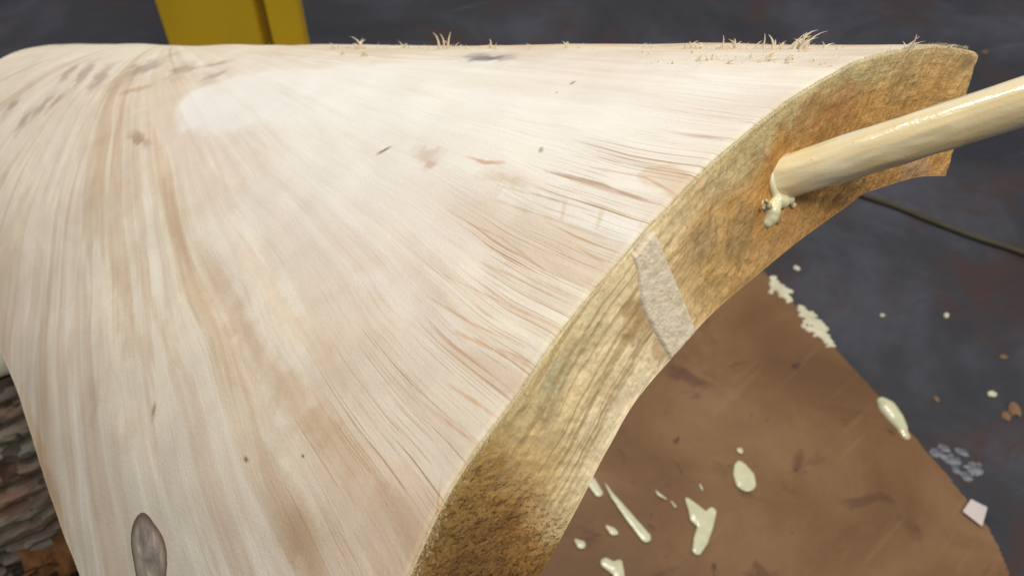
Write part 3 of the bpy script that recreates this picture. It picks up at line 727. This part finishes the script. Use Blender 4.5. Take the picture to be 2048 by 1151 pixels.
for x, y, r, lb in [(1437,1000,2.2,'tiny glue speck right of the forked glue splash'),(1290,905,2.0,'tiny glue speck above the long straight run of glue'),(1392,948,1.8,'tiny glue speck highest above the forked glue splash'),(1260,985,1.6,'tiny glue speck between the long run and the curved streak'),(1365,1080,1.8,'tiny glue speck left of the long tail of the forked splash'),(1530,1010,1.6,'tiny glue speck below the fat teardrop of glue')]:
    spill('glue_drip', [(x, y, r*mm), (x + 3, y + 4, r*.8*mm)], lb, 'glue drip')
# lumps and shavings along the cardboard's edge
spill('foam_glue', [(1765,803,8*mm),(1775,815,13*mm),(1790,835,12*mm),(1804,855,8*mm)], 'smooth white glue lump hanging over the cardboard edge', 'glue lump', M_glue_pale, .008, .7, 'lumps along the cardboard edge')
spill('foam_glue', [(1806,862,7*mm),(1812,872,6*mm)], 'small yellowish glue lump below the smooth white one', 'glue lump', M_glue, .008, .7, 'lumps along the cardboard edge')
def ragged(a, b, n, w, label):
    a, b = at_floor(*a, .006), at_floor(*b, .006); e = (b - a); nrm_ = np.cross(e, [0, 0, 1]); nrm_ /= np.linalg.norm(nrm_); balls = []
    for q in range(n):
        t = q / (n - 1); env = math.sin(math.pi * min(max(t, .12), .88)) ** .5
        for z in range(3):
            balls.append((tuple(a + e * t + nrm_ * random.gauss(0, w * .55) * env + np.array([0, 0, random.uniform(0, .003)])), w * random.uniform(.25, .62) * env))
    for q in range(n // 2):
        t = random.random(); c = a + e * t + nrm_ * w * random.uniform(.8, 1.5)
        for z in range(3): balls.append((tuple(c + nrm_ * z * .0014), .0019 - z * .0003))
    o = lump('glue_crust', balls, M_pale, None, .0013, .7, 3); tag(o, label, 'glue crust', 'lumps along the cardboard edge')
ragged((1543,556), (1580,604), 26, .0095, 'short ragged pale crust at the top of the cardboard edge')
ragged((1598,614), (1664,694), 40, .0100, 'long ragged pale crust lying along the cardboard edge')
# paper scrap
bm = bmesh.new(); q = [bm.verts.new(tuple(at_floor(x, y, z))) for x, y, z in [(1925,1022,.012),(1942,998,.013),(1975,1014,.020),(1964,1052,.012)]]; bm.faces.new(q)
bmesh.ops.subdivide_edges(bm, edges=bm.edges, cuts=4, use_grid_fill=True)
me = bpy.data.meshes.new('paper_scrap'); bm.to_mesh(me); bm.free(); o = link('paper_scrap', me, M_paper, smooth=False)
m = o.modifiers.new('s', 'SOLIDIFY'); m.thickness = .0008
tag(o, 'small pinkish white paper scrap by the rounded cardboard corner', 'paper scrap')

# ---------------------------------------------------------------- cable
def tube(name, P, r, mat, n=10):
    P = curve_pts(np.array(P), 90); bm = bmesh.new(); prev = None
    for i, p in enumerate(P):
        d = P[min(i + 1, 89)] - P[max(i - 1, 0)]; d /= np.linalg.norm(d); s = np.cross(d, [0, 0, 1]); s /= np.linalg.norm(s); u = np.cross(s, d)
        row = [bm.verts.new(tuple(p + (s * math.cos(a) + u * math.sin(a)) * r)) for a in [2 * math.pi * k / n for k in range(n)]]
        if prev:
            for k in range(n): bm.faces.new((prev[k], prev[(k + 1) % n], row[(k + 1) % n], row[k]))
        prev = row
    bmesh.ops.recalc_face_normals(bm, faces=bm.faces)
    me = bpy.data.meshes.new(name); bm.to_mesh(me); bm.free(); return link(name, me, mat)
tag(tube('cable', [at_floor(x, y, .0055) for x, y in [(1350,330),(1600,345),(1730,392),(1790,412),(1860,440),(1950,474),(2048,506),(2200,570),(2500,640)]], .0052, M_cable), 'thin olive cable lying across the dark floor at right', 'cable')

# ---------------------------------------------------------------- crumbs on the floor
def chunk(name, px, py, size, mat, label, cat, group, z=0.0, flat=.5):
    bm = bmesh.new(); bmesh.ops.create_icosphere(bm, subdivisions=4 if flat < .3 else 2, radius=size)
    for v in bm.verts:
        v.co *= 1 + .45 * mn.noise(v.co * (1.4 / size) + Vector((px, py, 0)) * .37) + (.7 * mn.noise(v.co * (3.5 / size) + Vector((px, py, 0)) * .21) if flat < .3 else 0); v.co.z *= flat
        v.co.x *= 1.3
    bmesh.ops.rotate(bm, verts=bm.verts, matrix=Matrix.Rotation(random.uniform(0, 3), 3, 'Z'))
    me = bpy.data.meshes.new(name); bm.to_mesh(me); bm.free(); o = link(name, me, mat, smooth=False)
    o.location = Vector(at_floor(px, py, z + size * flat * .5)); tag(o, label, cat, group)
for x, y, s, mt, lb in [(1985,788,.0055,M_pale,'round white crumb on the dark floor right of the glue lump'),(2030,818,.009,M_chip,'brown bark crumb near the right edge of the photo'),(2012,830,.006,M_chip,'small brown crumb beside the brown bark crumb'),
        (1970,104,.006,M_chip,'small brown crumb just beyond the tip of the slab'),(1893,630,.004,M_pale,'pale crumb on floor between cable and cardboard'),(1765,630,.003,M_pale,'tiny grey crumb nearest the long shaving'),
        (1873,798,.004,M_chip,'tan crumb beside the smooth white glue lump'),(1594,536,.005,M_pale,'pale crumb just below the slab edge above the torn shaving'),(2008,713,.004,M_chip,'reddish crumb below the right end of the cable')]:
    chunk('crumb', x, y, s, mt, lb, 'crumb', 'crumbs scattered on the floor')
M_flake = simple('dried_flake', [(.35, (.075, .078, .09)), (.6, (.24, .25, .27))], 60, .8, .1)
for x, y, s, lb in [(1872,905,.0055,'thin grey dried flake at the top left of the cluster above the paper scrap'),(1889,896,.005,'small grey dried flake second from the left along the cluster top'),(1903,918,.008,'wide grey dried flake in the middle of the cluster above the paper scrap'),
        (1924,903,.005,'small grey dried flake at the top right of the cluster'),(1948,936,.008,'largest grey dried flake at the right end of the cluster'),(1893,964,.006,'grey dried flake at the bottom of the cluster nearest the cardboard'),
        (1912,938,.004,'small grey dried flake just below the wide middle one'),(1933,952,.005,'small grey dried flake beside the largest one')]:
    chunk('paint_flake', x, y, s, M_flake, lb, 'paint flake', 'dried flakes beside the cardboard', 0, .06)

# ---------------------------------------------------------------- yellow column behind
d = 1.62
a = at(318, 30, d); bR = at(510, 30, d); 
col = empty('yellow_column', (float((a[0] + bR[0]) / 2), float(a[1]), 0)); tag(col, 'yellow painted metal column with a grooved right flange behind the slab', 'metal column')
def prism(name, outline, z0, z1, mat, parent, bev=.003):
    bm = bmesh.new(); f = bm.faces.new([bm.verts.new((x, y, z0)) for x, y in outline])
    r = bmesh.ops.extrude_face_region(bm, geom=[f]); bmesh.ops.translate(bm, verts=[v for v in r['geom'] if isinstance(v, bmesh.types.BMVert)], vec=(0, 0, z1 - z0))
    bmesh.ops.recalc_face_normals(bm, faces=bm.faces)
    bmesh.ops.bevel(bm, geom=list(bm.edges), offset=bev, segments=2, affect='EDGES')
    me = bpy.data.meshes.new(name); bm.to_mesh(me); bm.free(); return link(name, me, mat, parent, smooth=False)
y0 = float(a[1]); x0 = float(a[0]); x1 = float(bR[0]); x2 = x1 + .022; x3 = x2 + .066
prism('front_plate', [(x0, y0), (x1, y0), (x1, y0 + .05), (x0, y0 + .05)], .012, 1.7, M_yel, col)
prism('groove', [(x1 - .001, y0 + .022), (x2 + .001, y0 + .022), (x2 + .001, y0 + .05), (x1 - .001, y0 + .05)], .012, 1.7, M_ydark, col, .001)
prism('flange', [(x2, y0 + .004), (x3, y0 + .012), (x3, y0 + .05), (x2, y0 + .05)], .012, 1.7, M_yel, col)
prism('foot_plate', [(x0 - .04, y0 - .05), (x3 + .04, y0 - .05), (x3 + .04, y0 + .12), (x0 - .04, y0 + .12)], .001, .0115, M_yel, col)

# ---------------------------------------------------------------- log with bark under the slab
def bark_log(name, p, q, r, label, seed, group=None):
    p, q = np.array(p, float), np.array(q, float); ax = q - p; Lg = np.linalg.norm(ax); ax /= Lg
    rot = Vector(ax).to_track_quat('Z', 'Y').to_matrix().to_4x4()
    root = empty(name, (p[0], p[1], 0)); tag(root, label, 'log', group)
    NA, NL = 760, 420; V = []; cols = []
    aa = np.linspace(0, 2 * np.pi, NA, endpoint=False); zz = np.linspace(0, Lg, NL); A, Z = np.meshgrid(aa, zz)
    # furrowed plates running along the log, wrapped round it without a seam
    X = np.cos(A) * r; Y = np.sin(A) * r
    wob = fbm(Z * 9 + 3, A * 3, seed, 2)
    per = 62
    s_ = A / (2 * np.pi) * per + (fbm(Z * 16, np.cos(A) * 2 + 5, seed + 2, 3) - .5) * 1.5 + (fbm(Z * 4, np.cos(A) * 1.5 + 9, seed + 12, 2) - .5) * 3
    ridge = np.abs(np.sin(np.pi * s_)) ** .55
    ridge *= .35 + .65 * (fbm(Z * 45, X * 40 + Y * 30 + 7, seed + 3, 3) > .42)
    fine = fbm(Z * 60, s_ * 4, seed + 4, 4)
    H = ridge * .008 + fine * .008 + fbm(X * 14 + 9, Y * 14 + Z * 5, seed + 8, 2) * .014
    rr = r - .020 + H
    V = np.stack([np.cos(A) * rr, np.sin(A) * rr, Z], -1)
    tone = np.clip(ridge * .8 + fine * .5 - .1, 0, 1)[..., None]
    c = np.array([.022, .016, .013]) * (1 - tone) + np.array([.22, .18, .14]) * tone
    red = sstep(.5, .66, fbm(Z * 14 + 9, s_ * .6, seed + 6, 3))[..., None] * .65; c = c * (1 - red) + np.array([.15, .075, .05]) * red * (.3 + tone)
    grn = sstep(.5, .65, fbm(Z * 20 + 2, s_ * .8 + 4, seed + 9, 3))[..., None] * .5; c = c * (1 - grn) + np.array([.17, .18, .13]) * grn * (.3 + tone)
    ix = np.arange(NA * NL).reshape(NL, NA); ix = np.concatenate([ix, ix[:, :1]], 1)
    me = mesh_np('bark', V.reshape(-1, 3), quads(ix)); o = link('bark', me, M_bark); set_col(me, 'bark', c.reshape(-1, 3))
    o.parent = root; o.matrix_local = Matrix.Translation(Vector(p) - root.location) @ rot
    for zc, nm in ((.004, 'sawn_face'), (Lg - .004, 'sawn_face')):
        bm = bmesh.new(); bmesh.ops.create_circle(bm, cap_ends=True, segments=64, radius=r - .004, matrix=Matrix.Translation((0, 0, zc)))
        me = bpy.data.meshes.new(nm); bm.to_mesh(me); bm.free(); e = link(nm, me, M_under, smooth=False); e.parent = root; e.matrix_local = Matrix.Translation(Vector(p) - root.location) @ rot
    return root
g1 = at(-150, 1010, .80); g2 = at(430, 760, .98)
bark_log('bark_log', (g1[0] - .25, g1[1] - .10, .18), (g2[0], g2[1] + .05, .18), .18, 'rough barked log lying on the floor under the left edge of the slab', 40)
# pale debarked branch end above it
bpy.context.view_layer.update(); DG = bpy.context.evaluated_depsgraph_get()
def touch(px, py):                              # where the line of sight meets what lies there
    o_ = Vector((0, 0, CAM_H)); d_ = (Vector(at(px, py, 1.0)) - o_).normalized()
    ok, loc, nn, *_ = S.ray_cast(DG, o_, d_); return np.array(loc), np.array(nn)
ba, bb = touch(-150, 806)[0], touch(-10, 748)[0]; up_ = np.array([0, 0, .013])
tb = tube('branch', [ba - (bb - ba) * .6 + up_, ba + up_, bb + up_, bb + (bb - ba) * .7 + up_ * .6], .014, M_pale)
tag(tb, 'pale bare branch lying on top of the barked log', 'branch')
# dry leaves
def leaf(px, py, dd, s, rz, tilt, lb):
    bm = bmesh.new(); n = 14; c = [bm.verts.new((0, (i / n - .5) * 2 * s, .12 * s * math.sin(i * .5))) for i in range(n + 1)]
    for sg in (-1, 1):
        e = [bm.verts.new((sg * s * .55 * math.sin(math.pi * (i / n)) ** .8 * (1 + .25 * math.sin(i * 2.2)), (i / n - .5) * 2 * s, s * .22 * math.sin(math.pi * i / n))) for i in range(n + 1)]
        for i in range(n): 
            f = (c[i], c[i + 1], e[i + 1], e[i]); bm.faces.new(f if sg > 0 else f[::-1])
    bmesh.ops.recalc_face_normals(bm, faces=bm.faces)
    me = bpy.data.meshes.new('dry_leaf'); bm.to_mesh(me); bm.free(); o = link('dry_leaf', me, M_leaf)
    m = o.modifiers.new('s', 'SOLIDIFY'); m.thickness = .0006
    h_, n_ = touch(px, py); o.location = Vector(h_ + n_ * .012); o.rotation_euler = (Vector(n_).to_track_quat('Z', 'Y').to_matrix() @ Matrix.Rotation(rz, 3, 'Z') @ Matrix.Rotation(tilt * .4, 3, 'X')).to_euler(); tag(o, lb, 'leaf', 'dry leaves beside the log')
leaf(108,1092,.78,.044,.6,.4,'large orange brown leaf beside the log, nearest the slab edge'); leaf(66,1122,.78,.034,-.7,.7,'folded brown leaf left of the large orange one'); leaf(140,1150,.76,.026,1.9,.2,'small curled leaf at the bottom under the large orange one')
